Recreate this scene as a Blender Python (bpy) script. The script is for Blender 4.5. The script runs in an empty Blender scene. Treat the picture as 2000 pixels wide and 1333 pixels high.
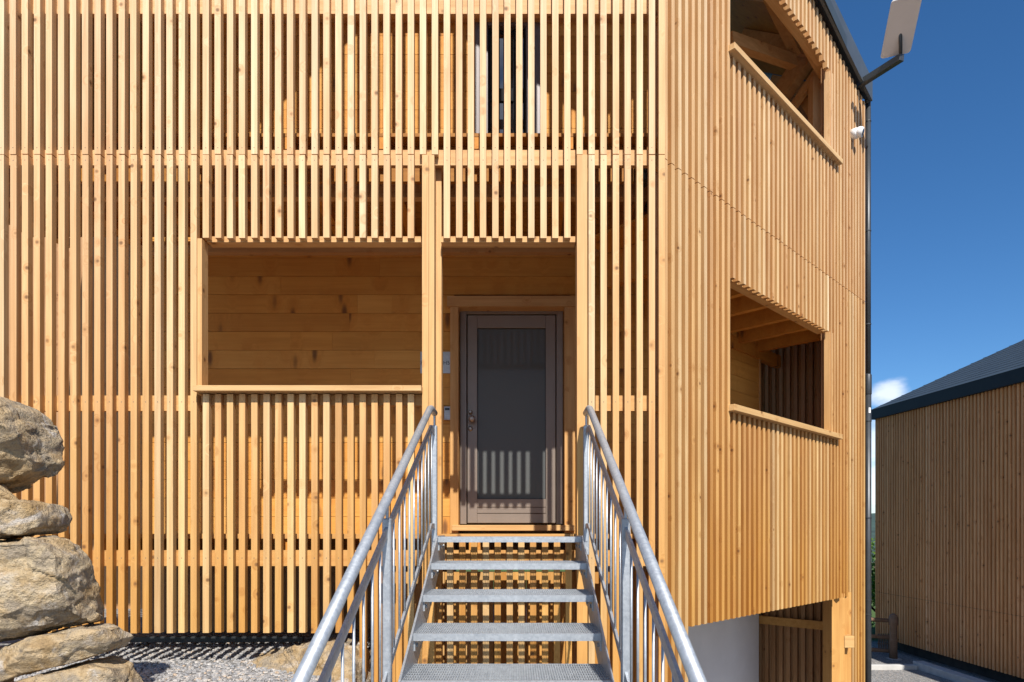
import bpy, bmesh, math, random
from mathutils import Vector, Matrix, noise
R = math.radians
C = bpy.context.scene.collection
S = bpy.context.scene
F = 1305.0; VX = 1010.0; HY = 1038.0          # focal length (px), principal point of the 2000 px photograph

# ---------------------------------------------------------------- camera
cd = bpy.data.cameras.new('camera'); cam = bpy.data.objects.new('camera', cd); C.objects.link(cam)
cam.rotation_euler = (R(90), 0, 0)
cd.sensor_width = 36; cd.lens = F / 2000 * 36
cd.shift_x = (1000 - VX) / 2000; cd.shift_y = (HY - 666.5) / 2000
cd.clip_start = 0.05; cd.clip_end = 6000
S.camera = cam
# ---------------------------------------------------------------- light
LD = Vector((-0.155, 1.0, -0.972)).normalized()       # the way the light travels
EL = math.asin(-LD.z); AZ = math.atan2(-LD.x, -LD.y)   # azimuth of the sun from +Y, clockwise
W = bpy.data.worlds.new("World"); S.world = W; W.use_nodes = True
nt = W.node_tree; nt.nodes.clear()
out = nt.nodes.new('ShaderNodeOutputWorld'); bg = nt.nodes.new('ShaderNodeBackground')
sky = nt.nodes.new('ShaderNodeTexSky'); sky.sky_type = 'NISHITA'; sky.sun_disc = False
sky.sun_elevation = EL; sky.sun_rotation = AZ
sky.air_density = 1.0; sky.dust_density = 0.0; sky.ozone_density = 7.0; sky.altitude = 400
tc = nt.nodes.new('ShaderNodeTexCoord')
# soft cumulus: a layer of noise over the sky dome, thick only in chosen patches
mp = nt.nodes.new('ShaderNodeMapping'); mp.inputs['Scale'].default_value = (1, 1, 2.0)
nz = nt.nodes.new('ShaderNodeTexNoise'); nz.inputs['Scale'].default_value = 16; nz.inputs['Detail'].default_value = 8; nz.inputs['Roughness'].default_value = .55
nt.links.new(tc.outputs['Generated'], mp.inputs[0]); nt.links.new(mp.outputs[0], nz.inputs['Vector'])
def wmath(op, a, b=None, c=None):
    n = nt.nodes.new('ShaderNodeMath'); n.operation = op
    for i, v in enumerate((a, b, c)):
        if v is None: continue
        if hasattr(v, 'links'): nt.links.new(v, n.inputs[i])
        else: n.inputs[i].default_value = v
    return n.outputs[0]
def cloud(dx, dy, dz, rad, squash=1.0):
    d = Vector((dx, dy, dz)).normalized()
    s = nt.nodes.new('ShaderNodeVectorMath'); s.operation = 'SUBTRACT'; s.inputs[1].default_value = d
    nt.links.new(tc.outputs['Generated'], s.inputs[0])
    m = nt.nodes.new('ShaderNodeVectorMath'); m.operation = 'MULTIPLY'; m.inputs[1].default_value = (1, 1, squash)
    nt.links.new(s.outputs[0], m.inputs[0])
    l = nt.nodes.new('ShaderNodeVectorMath'); l.operation = 'LENGTH'; nt.links.new(m.outputs[0], l.inputs[0])
    q = wmath('DIVIDE', l.outputs['Value'], rad)
    return wmath('SUBTRACT', 1.0, q)
mask = None
for a in [(728, F, 268, .042, 1.5), (700, F, 165, .045, .8), (752, F, 250, .032, 1.5), (700, F, 90, .05, .6),
          (-300, -F, 900, .55, 1.0), (700, -F, 1500, .6, 1.0), (-1100, -F, 400, .6, 1.4), (900, -F, 350, .6, 1.4), (0, -F, 250, .5, 1.6)]:  # large unseen patches behind the camera, added to brighten the fill light
    c = cloud(*a); mask = c if mask is None else wmath('MAXIMUM', mask, c)
mask = wmath('MAXIMUM', mask, 0.0)
dens = wmath('ADD', wmath('MULTIPLY', mask, 1.15), wmath('MULTIPLY', wmath('SUBTRACT', nz.outputs['Fac'], .5), 1.9))
cr = nt.nodes.new('ShaderNodeMapRange'); cr.interpolation_type = 'SMOOTHSTEP'
cr.inputs['From Min'].default_value = .28; cr.inputs['From Max'].default_value = 1.15; cr.inputs['To Max'].default_value = .48
nt.links.new(dens, cr.inputs['Value'])
gate = wmath('MULTIPLY', cr.outputs[0], wmath('GREATER_THAN', mask, 0.001))
mx = nt.nodes.new('ShaderNodeMix'); mx.data_type = 'RGBA'
nt.links.new(gate, mx.inputs['Factor']); hs = nt.nodes.new('ShaderNodeHueSaturation'); hs.inputs['Saturation'].default_value = 1.15; nt.links.new(sky.outputs[0], hs.inputs['Color']); nt.links.new(hs.outputs[0], mx.inputs['A']); mx.inputs['B'].default_value = (13.0, 12.6, 12.2, 1)
nt.links.new(mx.outputs['Result'], bg.inputs[0]); bg.inputs[1].default_value = 0.075
nt.links.new(bg.outputs[0], out.inputs[0])
sl = bpy.data.lights.new('sun', 'SUN'); sl.energy = 4.0; sl.angle = R(.53); sl.color = (1, .95, .87)
so = bpy.data.objects.new('sun', sl); C.objects.link(so); so.rotation_euler = LD.to_track_quat('-Z', 'Y').to_euler()
S.view_settings.view_transform = 'Standard'; S.view_settings.look = 'None'; S.view_settings.gamma = 1
S.view_settings.exposure = 0.80
S.cycles.max_bounces = 12; S.cycles.diffuse_bounces = 6

# ---------------------------------------------------------------- helpers
def P(px, py, D): return Vector(((px - VX) * D / F, D, (HY - py) * D / F))
class MB:
    def __init__(s): s.v = []; s.f = []
    def hexa(s, c):                              # 8 corners: bottom 4 (ccw from above), top 4
        n = len(s.v); s.v += [tuple(p) for p in c]
        s.f += [tuple(n + i for i in q) for q in ((3,2,1,0),(4,5,6,7),(0,1,5,4),(1,2,6,5),(2,3,7,6),(3,0,4,7))]
    def box(s, x0, x1, y0, y1, z0, z1):
        s.hexa([(x0,y0,z0),(x1,y0,z0),(x1,y1,z0),(x0,y1,z0),(x0,y0,z1),(x1,y0,z1),(x1,y1,z1),(x0,y1,z1)])
    def obox(s, o, d, s0, s1, n0, n1, z0, z1, za=None, zb=None):
        # oriented: along horizontal unit d from o, n0..n1 along the outward normal (to the right of d)
        nn = Vector((d[1], -d[0])); o = Vector(o); d = Vector(d)
        def q(a, b): return o + d * a + nn * b
        zt0 = z1 if za is None else za; zt1 = z1 if zb is None else zb
        a, b, c, e = q(s0, n1), q(s1, n1), q(s1, n0), q(s0, n0)
        s.hexa([(a.x,a.y,z0),(b.x,b.y,z0),(c.x,c.y,z0),(e.x,e.y,z0),(a.x,a.y,zt0),(b.x,b.y,zt1),(c.x,c.y,zt1),(e.x,e.y,zt0)])
    def beam(s, p, q, w, h, up=(0,0,1)):
        p = Vector(p); q = Vector(q); t = (q-p).normalized(); a = t.cross(Vector(up))
        if a.length < 1e-4: a = t.cross(Vector((0,1,0)))
        a.normalize(); b = a.cross(t).normalized(); a *= w/2; b *= h/2
        s.hexa([p-a-b, p+a-b, q+a-b, q-a-b, p-a+b, p+a+b, q+a+b, q-a+b])
    def tube(s, pts, r, n=14, cap=True):
        pts = [Vector(p) for p in pts]; rings = []
        for i, p in enumerate(pts):
            if i == 0: t = pts[1]-p
            elif i == len(pts)-1: t = p-pts[i-1]
            else: t = (pts[i+1]-p).normalized() + (p-pts[i-1]).normalized()
            t.normalize(); a = t.cross(Vector((0,0,1)))
            if a.length < .05: a = t.cross(Vector((0,1,0)))
            a.normalize(); b = a.cross(t).normalized(); k = len(s.v)
            rr = r[i] if isinstance(r, (list, tuple)) else r
            for j in range(n):
                an = 2*math.pi*j/n; s.v.append(tuple(p + a*math.cos(an)*rr + b*math.sin(an)*rr))
            rings.append(k)
        for i in range(len(rings)-1):
            for j in range(n):
                k = (j+1) % n; s.f.append((rings[i]+j, rings[i]+k, rings[i+1]+k, rings[i+1]+j))
        if cap:
            s.f.append(tuple(rings[0]+j for j in range(n))[::-1]); s.f.append(tuple(rings[-1]+j for j in range(n)))
    def lathe(s, c, axis, prof, n=20):
        c = Vector(c); t = Vector(axis).normalized(); a = t.cross(Vector((0,0,1)))
        if a.length < .05: a = t.cross(Vector((0,1,0)))
        a.normalize(); b = a.cross(t); rings = []
        for (h, r) in prof:
            rings.append(len(s.v))
            for j in range(n):
                an = 2*math.pi*j/n; s.v.append(tuple(c + t*h + a*math.cos(an)*r + b*math.sin(an)*r))
        for i in range(len(rings)-1):
            for j in range(n):
                k = (j+1) % n; s.f.append((rings[i]+j, rings[i]+k, rings[i+1]+k, rings[i+1]+j))
        s.f.append(tuple(rings[0]+j for j in range(n))[::-1]); s.f.append(tuple(rings[-1]+j for j in range(n)))
    def build(s, name, mat, parent=None, smooth=False, bevel=0):
        me = bpy.data.meshes.new(name); me.from_pydata(s.v, [], s.f); me.update()
        bm = bmesh.new(); bm.from_mesh(me); bmesh.ops.recalc_face_normals(bm, faces=bm.faces)
        if bevel: bmesh.ops.bevel(bm, geom=bm.edges, offset=bevel, segments=1, affect='EDGES')
        bm.to_mesh(me); bm.free()
        if smooth:
            for p in me.polygons: p.use_smooth = len(p.vertices) == 4
        me.materials.append(mat)
        o = bpy.data.objects.new(name, me); C.objects.link(o)
        if parent is not None: adopt(o, parent)
        return o
def wmat(o):
    m = Matrix.Translation(o.location)
    return m if o.parent is None else wmat(o.parent) @ o.matrix_parent_inverse @ m
def world_inv(parent): return wmat(parent).inverted()
def adopt(o, parent):
    o.parent = parent; o.matrix_parent_inverse = world_inv(parent)
def tag(o, label=None, cat=None, group=None, kind=None):
    if label: o['label'] = label
    if cat: o['category'] = cat
    if group: o['group'] = group
    if kind: o['kind'] = kind
    return o
def thing(name, label, cat, loc, group=None):
    o = bpy.data.objects.new(name, None); C.objects.link(o); o.location = loc; o.empty_display_size = .2
    return tag(o, label, cat, group)

# ---------------------------------------------------------------- materials
def newmat(name):
    m = bpy.data.materials.new(name); m.use_nodes = True; n = m.node_tree; n.nodes.clear()
    o = n.nodes.new('ShaderNodeOutputMaterial'); b = n.nodes.new('ShaderNodeBsdfPrincipled'); n.links.new(b.outputs[0], o.inputs[0])
    return m, n, b
class NT:
    def __init__(s, n): s.n = n
    def new(s, t, **k):
        x = s.n.nodes.new(t)
        for a, b in k.items(): setattr(x, a, b)
        return x
    def put(s, sock, v):
        if hasattr(v, 'links'): s.n.links.new(v, sock)
        else: sock.default_value = v
    def math(s, op, a, b=0.0, c=None, clamp=False):
        x = s.new('ShaderNodeMath', operation=op); x.use_clamp = clamp
        s.put(x.inputs[0], a); s.put(x.inputs[1], b)
        if c is not None: s.put(x.inputs[2], c)
        return x.outputs[0]
    def vmath(s, op, a, b):
        x = s.new('ShaderNodeVectorMath', operation=op); s.put(x.inputs[0], a); s.put(x.inputs[1], b); return x.outputs[0]
    def mix(s, f, a, b, bt='MIX'):
        x = s.new('ShaderNodeMix', data_type='RGBA', blend_type=bt); s.put(x.inputs['Factor'], f)
        s.put(x.inputs['A'], a if hasattr(a, 'links') else (*a, 1)); s.put(x.inputs['B'], b if hasattr(b, 'links') else (*b, 1))
        return x.outputs['Result']
    def noise(s, v, scale, detail=3, rough=.5, dist=0):
        x = s.new('ShaderNodeTexNoise'); s.put(x.inputs['Vector'], v); x.inputs['Scale'].default_value = scale
        x.inputs['Detail'].default_value = detail; x.inputs['Roughness'].default_value = rough; x.inputs['Distortion'].default_value = dist
        return x.outputs['Fac']
    def ramp(s, f, stops, interp='LINEAR'):
        x = s.new('ShaderNodeValToRGB'); r = x.color_ramp; r.interpolation = interp
        while len(r.elements) < len(stops): r.elements.new(.5)
        for e, (p, c) in zip(r.elements, stops): e.position = p; e.color = (*c, 1) if len(c) == 3 else c
        s.put(x.inputs[0], f); return x.outputs[0]
    def rng(s, v, a, b, c=0, d=1, smooth=False):
        x = s.new('ShaderNodeMapRange'); x.interpolation_type = 'SMOOTHSTEP' if smooth else 'LINEAR'
        s.put(x.inputs[0], v)
        for i, q in enumerate((a, b, c, d)): x.inputs[i+1].default_value = q
        return x.outputs[0]
    def bump(s, h, strength, dist):
        x = s.new('ShaderNodeBump'); s.put(x.inputs['Height'], h); x.inputs['Strength'].default_value = strength; x.inputs['Distance'].default_value = dist
        return x.outputs[0]
def mapping(t, v, rot=(0,0,0), scale=(1,1,1)):
    x = t.new('ShaderNodeMapping'); t.put(x.inputs[0], v); x.inputs['Rotation'].default_value = rot; x.inputs['Scale'].default_value = scale
    return x.outputs[0]

def wood(name, axis, tints, rotz=0.0, bleach=0.0, grain=24.0, knot=.15, knotcells=8.0, knotamt=.5, contrast=.30, screws=None, dark=1.0, streak=1.0, edge_shade=None):
    m, n, b = newmat(name); t = NT(n)
    geo = t.new('ShaderNodeNewGeometry'); rnd = geo.outputs['Random Per Island']
    tcn = t.new('ShaderNodeTexCoord'); obj = tcn.outputs['Object']
    rot = mapping(t, obj, (0, 0, rotz))
    off = t.new('ShaderNodeCombineXYZ'); 
    t.put(off.inputs[0], t.math('MULTIPLY', rnd, 37.0)); t.put(off.inputs[1], t.math('MULTIPLY', rnd, 91.0)); t.put(off.inputs[2], t.math('MULTIPLY', rnd, 53.0))
    v = t.vmath('ADD', rot, off.outputs[0])
    sc = {'X': (.9, grain, grain), 'Y': (grain, .9, grain), 'Z': (grain, grain, .9)}[axis]
    gv = mapping(t, v, scale=sc)
    # warp the grain around the knots
    iso = v if streak == 1.0 else mapping(t, v, (0, R(35), 0), (1.0, 1.0, 1.0/streak))
    vor = t.new('ShaderNodeTexVoronoi'); t.put(vor.inputs['Vector'], iso); vor.inputs['Scale'].default_value = knotcells
    kd = vor.outputs['Distance']
    sep = t.new('ShaderNodeSeparateColor'); t.put(sep.inputs[0], vor.outputs['Color'])
    keep = t.math('LESS_THAN', sep.outputs[0], knotamt)
    kn = t.noise(iso, 30, 2)
    core = t.rng(t.math('ADD', kd, t.math('MULTIPLY', kn, .05)), knot + .055, knot * .3 + .02, 0, 1, True)
    halo = t.rng(kd, knot * 3.2, knot * .5, 0, 1, True)
    core = t.math('MULTIPLY', core, keep); halo = t.math('MULTIPLY', halo, keep)
    wv = t.vmath('ADD', gv, t.mix(halo, (0,0,0), (1.5,1.5,1.5)))
    g1 = t.noise(wv, 1.0, 5, .6, .5)
    g2 = t.noise(mapping(t, v, scale=tuple(3.2*q if q > 1 else 1.4 for q in sc)), 1.0, 3, .6)
    blot = t.noise(v, 2.3, 3, .5)
    base = t.ramp(rnd, tints)
    # random number 2 per board
    r2 = t.math('FRACT', t.math('MULTIPLY', rnd, 7.13))
    base = t.mix(t.math('MULTIPLY', r2, .45), base, tuple(q*.74 for q in tints[1][1]))
    if bleach:
        sx = t.new('ShaderNodeSeparateXYZ'); t.put(sx.inputs[0], obj)
        hf = t.rng(t.math('ADD', sx.outputs[2], t.math('MULTIPLY', blot, 1.6)), .2, 4.8, 0, bleach)
        base = t.mix(hf, base, (.84, .67, .49))
    lo = tuple(q*(1-contrast*w) for q, w in zip((1,1,1), (.75, 1.0, 1.25)))
    c = t.mix(t.rng(g1, .30, .68), base, t.mix(1.0, base, lo, 'MULTIPLY'))
    c = t.mix(t.rng(g2, .45, .75, 0, .35), c, t.mix(1.0, c, (.80,.70,.60), 'MULTIPLY'))
    c = t.mix(t.rng(blot, .42, .72, 0, .55), c, t.mix(1.0, c, (.86,.76,.64), 'MULTIPLY'))
    c = t.mix(t.math('MULTIPLY', halo, .35), c, t.mix(1.0, c, (.80,.62,.42), 'MULTIPLY'))
    c = t.mix(t.math('MULTIPLY', core, .82), c, (.115,.05,.02))
    if screws:
        sx = t.new('ShaderNodeSeparateXYZ'); t.put(sx.inputs[0], obj)
        x0, pitch, heights = screws
        fx = t.math('FRACT', t.math('DIVIDE', t.math('SUBTRACT', sx.outputs[0], x0 - pitch/2), pitch))
        dx = t.math('MULTIPLY', t.math('SUBTRACT', fx, .5), pitch); dx2 = t.math('MULTIPLY', dx, dx)
        tot = None
        for h in heights:
            dz = t.math('SUBTRACT', sx.outputs[2], h); r_ = t.math('ADD', dx2, t.math('MULTIPLY', dz, dz))
            k = t.math('LESS_THAN', r_, .0035**2); tot = k if tot is None else t.math('MAXIMUM', tot, k)
        c = t.mix(tot, c, (.12,.10,.08))
    if edge_shade:                                   # batten sides tinted darker: side shade painted into the colour
        dt = t.new('ShaderNodeVectorMath', operation='DOT_PRODUCT'); t.put(dt.inputs[0], geo.outputs['True Normal']); dt.inputs[1].default_value = edge_shade[0]
        c = t.mix(t.math('LESS_THAN', t.math('ABSOLUTE', dt.outputs['Value']), .5), c, t.mix(1.0, c, edge_shade[1], 'MULTIPLY'))
    if dark != 1.0: c = t.mix(1.0, c, (dark, dark, dark), 'MULTIPLY')
    t.put(b.inputs['Base Color'], c)
    b.inputs['Roughness'].default_value = .68; b.inputs['Specular IOR Level'].default_value = .3
    t.put(b.inputs['Normal'], t.bump(t.math('ADD', g1, t.math('MULTIPLY', g2, .5)), .25, .004))
    return m
LARCH = [(0.0, (.56,.30,.095)), (.22, (.64,.375,.14)), (.36, (.50,.245,.062)), (.52, (.66,.41,.175)), (.62, (.57,.32,.125)), (.72, (.64,.44,.25)), (.82, (.70,.46,.21)), (.90, (.76,.57,.36)), (.96, (.60,.46,.33)), (1.0, (.95,.84,.68))]
PINE  = [(0.0, (.62,.325,.090)), (.35, (.68,.385,.125)), (.6, (.58,.29,.07)), (.8, (.70,.41,.14)), (1.0, (.74,.46,.18))]
PITCH = 23.55 / 283.7; X00 = (19.1 - VX) / 283.7; BW = .0425
def sc_(l, k, sat=(1, 1, 1)): return [(p, tuple(q*k*w for q, w in zip(c, sat))) for p, c in l]
LARCH = sc_(LARCH, .95, (1.02, .965, .74)); PINE = sc_(PINE, .95, (1.08, .955, .66))
M = {}
M['front'] = wood('larch battens front', 'Z', LARCH, bleach=.62, screws=(X00 + BW/2, PITCH, (2.64, 2.555, .89, -.185)), knotamt=.5, knot=.135, contrast=.34, edge_shade=((0,1,0), (.92,.84,.74)))
M['side'] = wood('larch battens side', 'Z', LARCH, rotz=R(-45), bleach=.45, knotamt=.42, knot=.12, contrast=.34, edge_shade=((.7071,-.7071,0), (.76,.62,.46)))
M['wz'] = wood('larch upright', 'Z', LARCH[:6], bleach=.35)
M['wx'] = wood('larch level', 'X', LARCH[:6], bleach=.35)
M['wy'] = wood('pine joist', 'Y', PINE)
M['wd'] = wood('larch level side', 'X', LARCH[:6], rotz=R(-45), bleach=.2)
M['board'] = wood('pine wall boards', 'X', PINE, grain=20, knot=.20, knotcells=6.2, knotamt=.75, contrast=.20, streak=3.2)
M['board45'] = wood('pine wall boards side', 'X', PINE, rotz=R(-45), grain=20, knot=.20, knotcells=6.2, knotamt=.75, contrast=.20, streak=3.2)
M['dk'] = wood('dark larch', 'Z', [(0,(.42,.245,.125)),(.35,(.37,.21,.10)),(.6,(.46,.275,.145)),(.8,(.33,.185,.09)),(1,(.52,.33,.185))], contrast=.35)
M['nb'] = wood('neighbour larch', 'Z', [(0,(.88,.455,.20)),(.35,(.84,.42,.175)),(.6,(.93,.50,.24)),(.8,(.78,.375,.155)),(1,(.95,.55,.28))], contrast=.35)  # warm tint of the neighbouring house's battens
M['floor'] = wood('porch floor boards', 'X', sc_(PINE, .62))
M['log'] = wood('old rail wood', 'X', [(0,(.20,.13,.085)),(.35,(.18,.115,.075)),(.6,(.24,.16,.11)),(.8,(.16,.11,.08)),(1,(.22,.15,.10))], grain=14)

def plain(name, col, rough=.6, metal=0.0, nscale=8, namt=.15, bump=0.0, bscale=60, spec=.5):
    m, n, b = newmat(name); t = NT(n); o = t.new('ShaderNodeTexCoord').outputs['Object']
    f = t.noise(o, nscale, 4, .6)
    c = t.mix(t.rng(f, .3, .7), tuple(q*(1-namt) for q in col), tuple(min(1, q*(1+namt)) for q in col))
    t.put(b.inputs['Base Color'], c); b.inputs['Roughness'].default_value = rough; b.inputs['Metallic'].default_value = metal
    b.inputs['Specular IOR Level'].default_value = spec
    if bump: t.put(b.inputs['Normal'], t.bump(t.noise(o, bscale, 3, .6), bump, .003))
    return m
def galv():
    m, n, b = newmat('galvanised steel'); t = NT(n); o = t.new('ShaderNodeTexCoord').outputs['Object']
    v = t.new('ShaderNodeTexVoronoi'); t.put(v.inputs['Vector'], o); v.inputs['Scale'].default_value = 85
    sp = t.new('ShaderNodeSeparateColor'); t.put(sp.inputs[0], v.outputs['Color'])
    n1 = t.noise(o, 9, 5, .65); n2 = t.noise(o, 55, 4, .7)
    c = t.ramp(t.math('ADD', t.math('MULTIPLY', sp.outputs[0], .35), t.math('MULTIPLY', n1, .75)), [(.2, (.30,.325,.355)), (.5, (.375,.40,.43)), (.85, (.46,.485,.51))])
    c = t.mix(t.rng(n2, .60, .75, 0, .35), c, (.55,.58,.61))
    t.put(b.inputs['Base Color'], c); b.inputs['Metallic'].default_value = .55
    t.put(b.inputs['Roughness'], t.rng(n2, .3, .7, .36, .55))
    t.put(b.inputs['Normal'], t.bump(n2, .15, .002))
    return m
M['galv'] = galv()
M['fascia'] = plain('anthracite metal', (.085,.10,.115), .45, .3, 3, .12)
M['nbback'] = plain('dark facade lining', (.05,.03,.018), .8)
M['darkfascia'] = plain('dark eave metal', (.018,.022,.028), .6, .1, 3, .1, spec=.2)
M['roof'] = plain('roof sheet', (.050,.066,.078), .5, .2, 2, .15)
M['pipe'] = plain('dark pipe metal', (.055,.06,.066), .4, .4, 6, .2)
M['render'] = plain('white render', (.74,.72,.72), .9, 0, 2.5, .05, .3, 220)
M['concrete'] = plain('kerb concrete', (.46,.45,.43), .9, 0, 5, .15, .4, 120)
M['doorf'] = plain('taupe door paint', (.215,.172,.142), .38, .15, 4, .06)
M['frame'] = plain('taupe window paint', (.15,.13,.13), .4, .1, 4, .06)
M['black'] = plain('black plastic', (.012,.012,.013), .4)
M['gasket'] = plain('black gasket', (.01,.01,.012), .5)
M['sash'] = plain('matt dark sash', (.02,.02,.022), .9, spec=.1)
M['white'] = plain('white plastic', (.78,.78,.77), .35, 0, 6, .03)
M['dish'] = plain('pale grey panel', (.62,.60,.60), .45, 0, 6, .03)
M['bronze'] = plain('bronze fittings', (.34,.28,.235), .35, .5, 30, .15)
M['sign'] = plain('brushed sign plate', (.42,.42,.42), .4, .5, 30, .1)
M['ink'] = plain('dark lettering', (.035,.035,.035), .6)
M['keypad'] = plain('grey keypad', (.36,.36,.37), .4, .2, 20, .08)
M['dark_base'] = plain('dark base', (.05,.042,.034), .95, 0, 6, .3, .6, 40)
m, n, b = newmat('dark frosted glass'); t = NT(n)
b.inputs['Base Color'].default_value = (.095,.10,.10,1); b.inputs['Roughness'].default_value = .08; b.inputs['IOR'].default_value = 1.22
M['glass'] = m
m, n, b = newmat('window glass'); b.inputs['Base Color'].default_value = (.006,.007,.009,1); b.inputs['Roughness'].default_value = .015; b.inputs['IOR'].default_value = 2.1
M['wglass'] = m
m, n, b = newmat('camera lens glass'); b.inputs['Base Color'].default_value = (.03,.035,.05,1); b.inputs['Roughness'].default_value = .05
M['lens'] = m

def stone_mat():
    m, n, b = newmat('sandstone'); t = NT(n); o = t.new('ShaderNodeTexCoord').outputs['Object']
    geo = t.new('ShaderNodeObjectInfo'); off = t.math('MULTIPLY', geo.outputs['Random'], 60.0)
    v = t.vmath('ADD', o, t.mix(1.0, (0,0,0), (0,0,0)))
    cx = t.new('ShaderNodeCombineXYZ'); t.put(cx.inputs[0], off); t.put(cx.inputs[1], off); v = t.vmath('ADD', o, cx.outputs[0])
    n1 = t.noise(v, 3.2, 8, .62, .6); n2 = t.noise(v, 11, 8, .65); n3 = t.noise(v, 70, 4, .7)
    c = t.ramp(n1, [(.28, (.17,.12,.075)), (.39, (.38,.26,.135)), (.46, (.52,.39,.235)), (.53, (.33,.27,.20)), (.60, (.53,.42,.27)), (.74, (.64,.56,.47))])
    c = t.mix(t.rng(n2, .5, .66, 0, .65), c, (.42,.28,.13))
    c = t.mix(t.rng(n2, .44, .30, 0, .8), c, (.15,.13,.11))
    n4 = t.noise(v, 5.0, 9, .7, 1.0)
    c = t.mix(t.rng(n4, .56, .66, 0, .8), c, (.62,.58,.54))
    c = t.mix(t.rng(n3, .5, .8, 0, .5), c, t.mix(1.0, c, (.55,.52,.5), 'MULTIPLY'))
    t.put(b.inputs['Base Color'], c); b.inputs['Roughness'].default_value = .92; b.inputs['Specular IOR Level'].default_value = .2
    h = t.math('ADD', t.math('MULTIPLY', n2, 1.0), t.math('MULTIPLY', n3, .35))
    t.put(b.inputs['Normal'], t.bump(h, 1.0, .05))
    return m
M['stone'] = stone_mat()
def gravel_mat(scale=55):
    m, n, b = newmat('grey gravel'); t = NT(n); o = t.new('ShaderNodeTexCoord').outputs['Object']
    v = t.new('ShaderNodeTexVoronoi'); t.put(v.inputs['Vector'], o); v.inputs['Scale'].default_value = scale
    v.inputs['Randomness'].default_value = 1
    sp = t.new('ShaderNodeSeparateColor'); t.put(sp.inputs[0], v.outputs['Color'])
    c = t.ramp(sp.outputs[0], [(0, (.17,.17,.175)), (.3, (.31,.305,.30)), (.55, (.42,.40,.375)), (.75, (.26,.265,.28)), (.9, (.55,.52,.48)), (1, (.42,.33,.24))])
    c = t.mix(t.rng(v.outputs['Distance'], .35, .75, 0, .55), c, (.05,.05,.05))
    c = t.mix(t.rng(t.noise(o, 1.3, 4), .35, .7, 0, .35), c, t.mix(1.0, c, (.72,.70,.68), 'MULTIPLY'))
    sx = t.new('ShaderNodeSeparateXYZ'); t.put(sx.inputs[0], o)
    gn = t.mix(t.noise(o, 3.0, 5), (.035,.075,.016), (.10,.15,.035))
    c = t.mix(t.rng(t.math('ADD', sx.outputs[1], t.math('MULTIPLY', t.noise(o, 2.0, 3), .8)), 14.2, 14.7), c, gn)
    t.put(b.inputs['Base Color'], c); b.inputs['Roughness'].default_value = .9; b.inputs['Specular IOR Level'].default_value = .25
    h = t.math('ADD', t.math('SUBTRACT', 1.0, v.outputs['Distance']), t.math('MULTIPLY', t.noise(o, 160, 3), .3))
    t.put(b.inputs['Normal'], t.bump(h, .9, .012))
    return m
M['gravel'] = gravel_mat()
def pebble_mat():
    m, n, b = newmat('gravel pebbles'); t = NT(n); g = t.new('ShaderNodeNewGeometry').outputs['Random Per Island']
    c = t.ramp(g, [(0, (.15,.15,.155)), (.25, (.27,.265,.265)), (.5, (.36,.345,.33)), (.7, (.22,.225,.24)), (.88, (.48,.455,.43)), (1, (.40,.30,.21))])
    t.put(b.inputs['Base Color'], c); b.inputs['Roughness'].default_value = .85; return m
M['pebble'] = pebble_mat()
def leaf_mat():
    m, n, b = newmat('fresh leaves'); t = NT(n); g = t.new('ShaderNodeNewGeometry').outputs['Random Per Island']
    c = t.ramp(g, [(0, (.07,.14,.02)), (.5, (.14,.26,.035)), (1, (.22,.34,.06))])
    t.put(b.inputs['Base Color'], c); b.inputs['Roughness'].default_value = .5
    tr = t.new('ShaderNodeBsdfTranslucent'); t.put(tr.inputs[0], t.mix(1.0, c, (1.3,1.5,.6), 'MULTIPLY'))
    ms = t.new('ShaderNodeMixShader'); ms.inputs[0].default_value = .4
    o = [x for x in n.nodes if x.type == 'OUTPUT_MATERIAL'][0]
    n.links.new(b.outputs[0], ms.inputs[1]); n.links.new(tr.outputs[0], ms.inputs[2]); n.links.new(ms.outputs[0], o.inputs[0])
    return m
M['leaf'] = leaf_mat()
M['bark'] = plain('bark', (.09,.07,.05), .9, 0, 12, .3, .6, 40)
M['hill'] = plain('wooded hillside', (.030,.060,.045), .95, 0, .05, .45)

# ---------------------------------------------------------------- ground
def sst(a, b, x):
    q = max(0, min(1, (x-a)/(b-a))); return q*q*(3-2*q)
def gz(x, y):
    left = -.94; low = -1.62 - .70*sst(.3, 3.6, x)
    base = low + (left-low) * (1 - sst(-1.25, -.95, x)) * sst(2.6, 3.3, y + .15*min(0, x+2))
    base -= sst(14.5, 60, y) * 16
    base += sst(80, 400, abs(x)+max(0, -y)) * 4
    if y < 20: base += .02 * noise.noise(Vector((x*.9, y*.9, 0)))
    return base
xs = [-900,-400,-150,-60,-25,-14,-9,-6.5,-5] + [-4.4+.1*i for i in range(42)] + [-.2+.3*i for i in range(28)] + [9,11,14,19,28,50,100,250,900]
ys = [-900,-300,-100,-40,-15,-6,-3,-1.5,0,1,1.8,2.3] + [2.6+.1*i for i in range(36)] + [6.4+.4*i for i in range(24)] + [17,20,25,32,42,60,90,150,300,600,900,1500]
xs.sort(); ys.sort()
mb = MB()
for y in ys:
    for x in xs: mb.v.append((x, y, gz(x, y)))
nx = len(xs)
for j in range(len(ys)-1):
    for i in range(nx-1): mb.f.append((j*nx+i, j*nx+i+1, (j+1)*nx+i+1, (j+1)*nx+i))
gr = mb.build('gravel_ground', M['gravel'], smooth=True); tag(gr, kind='structure')
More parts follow.
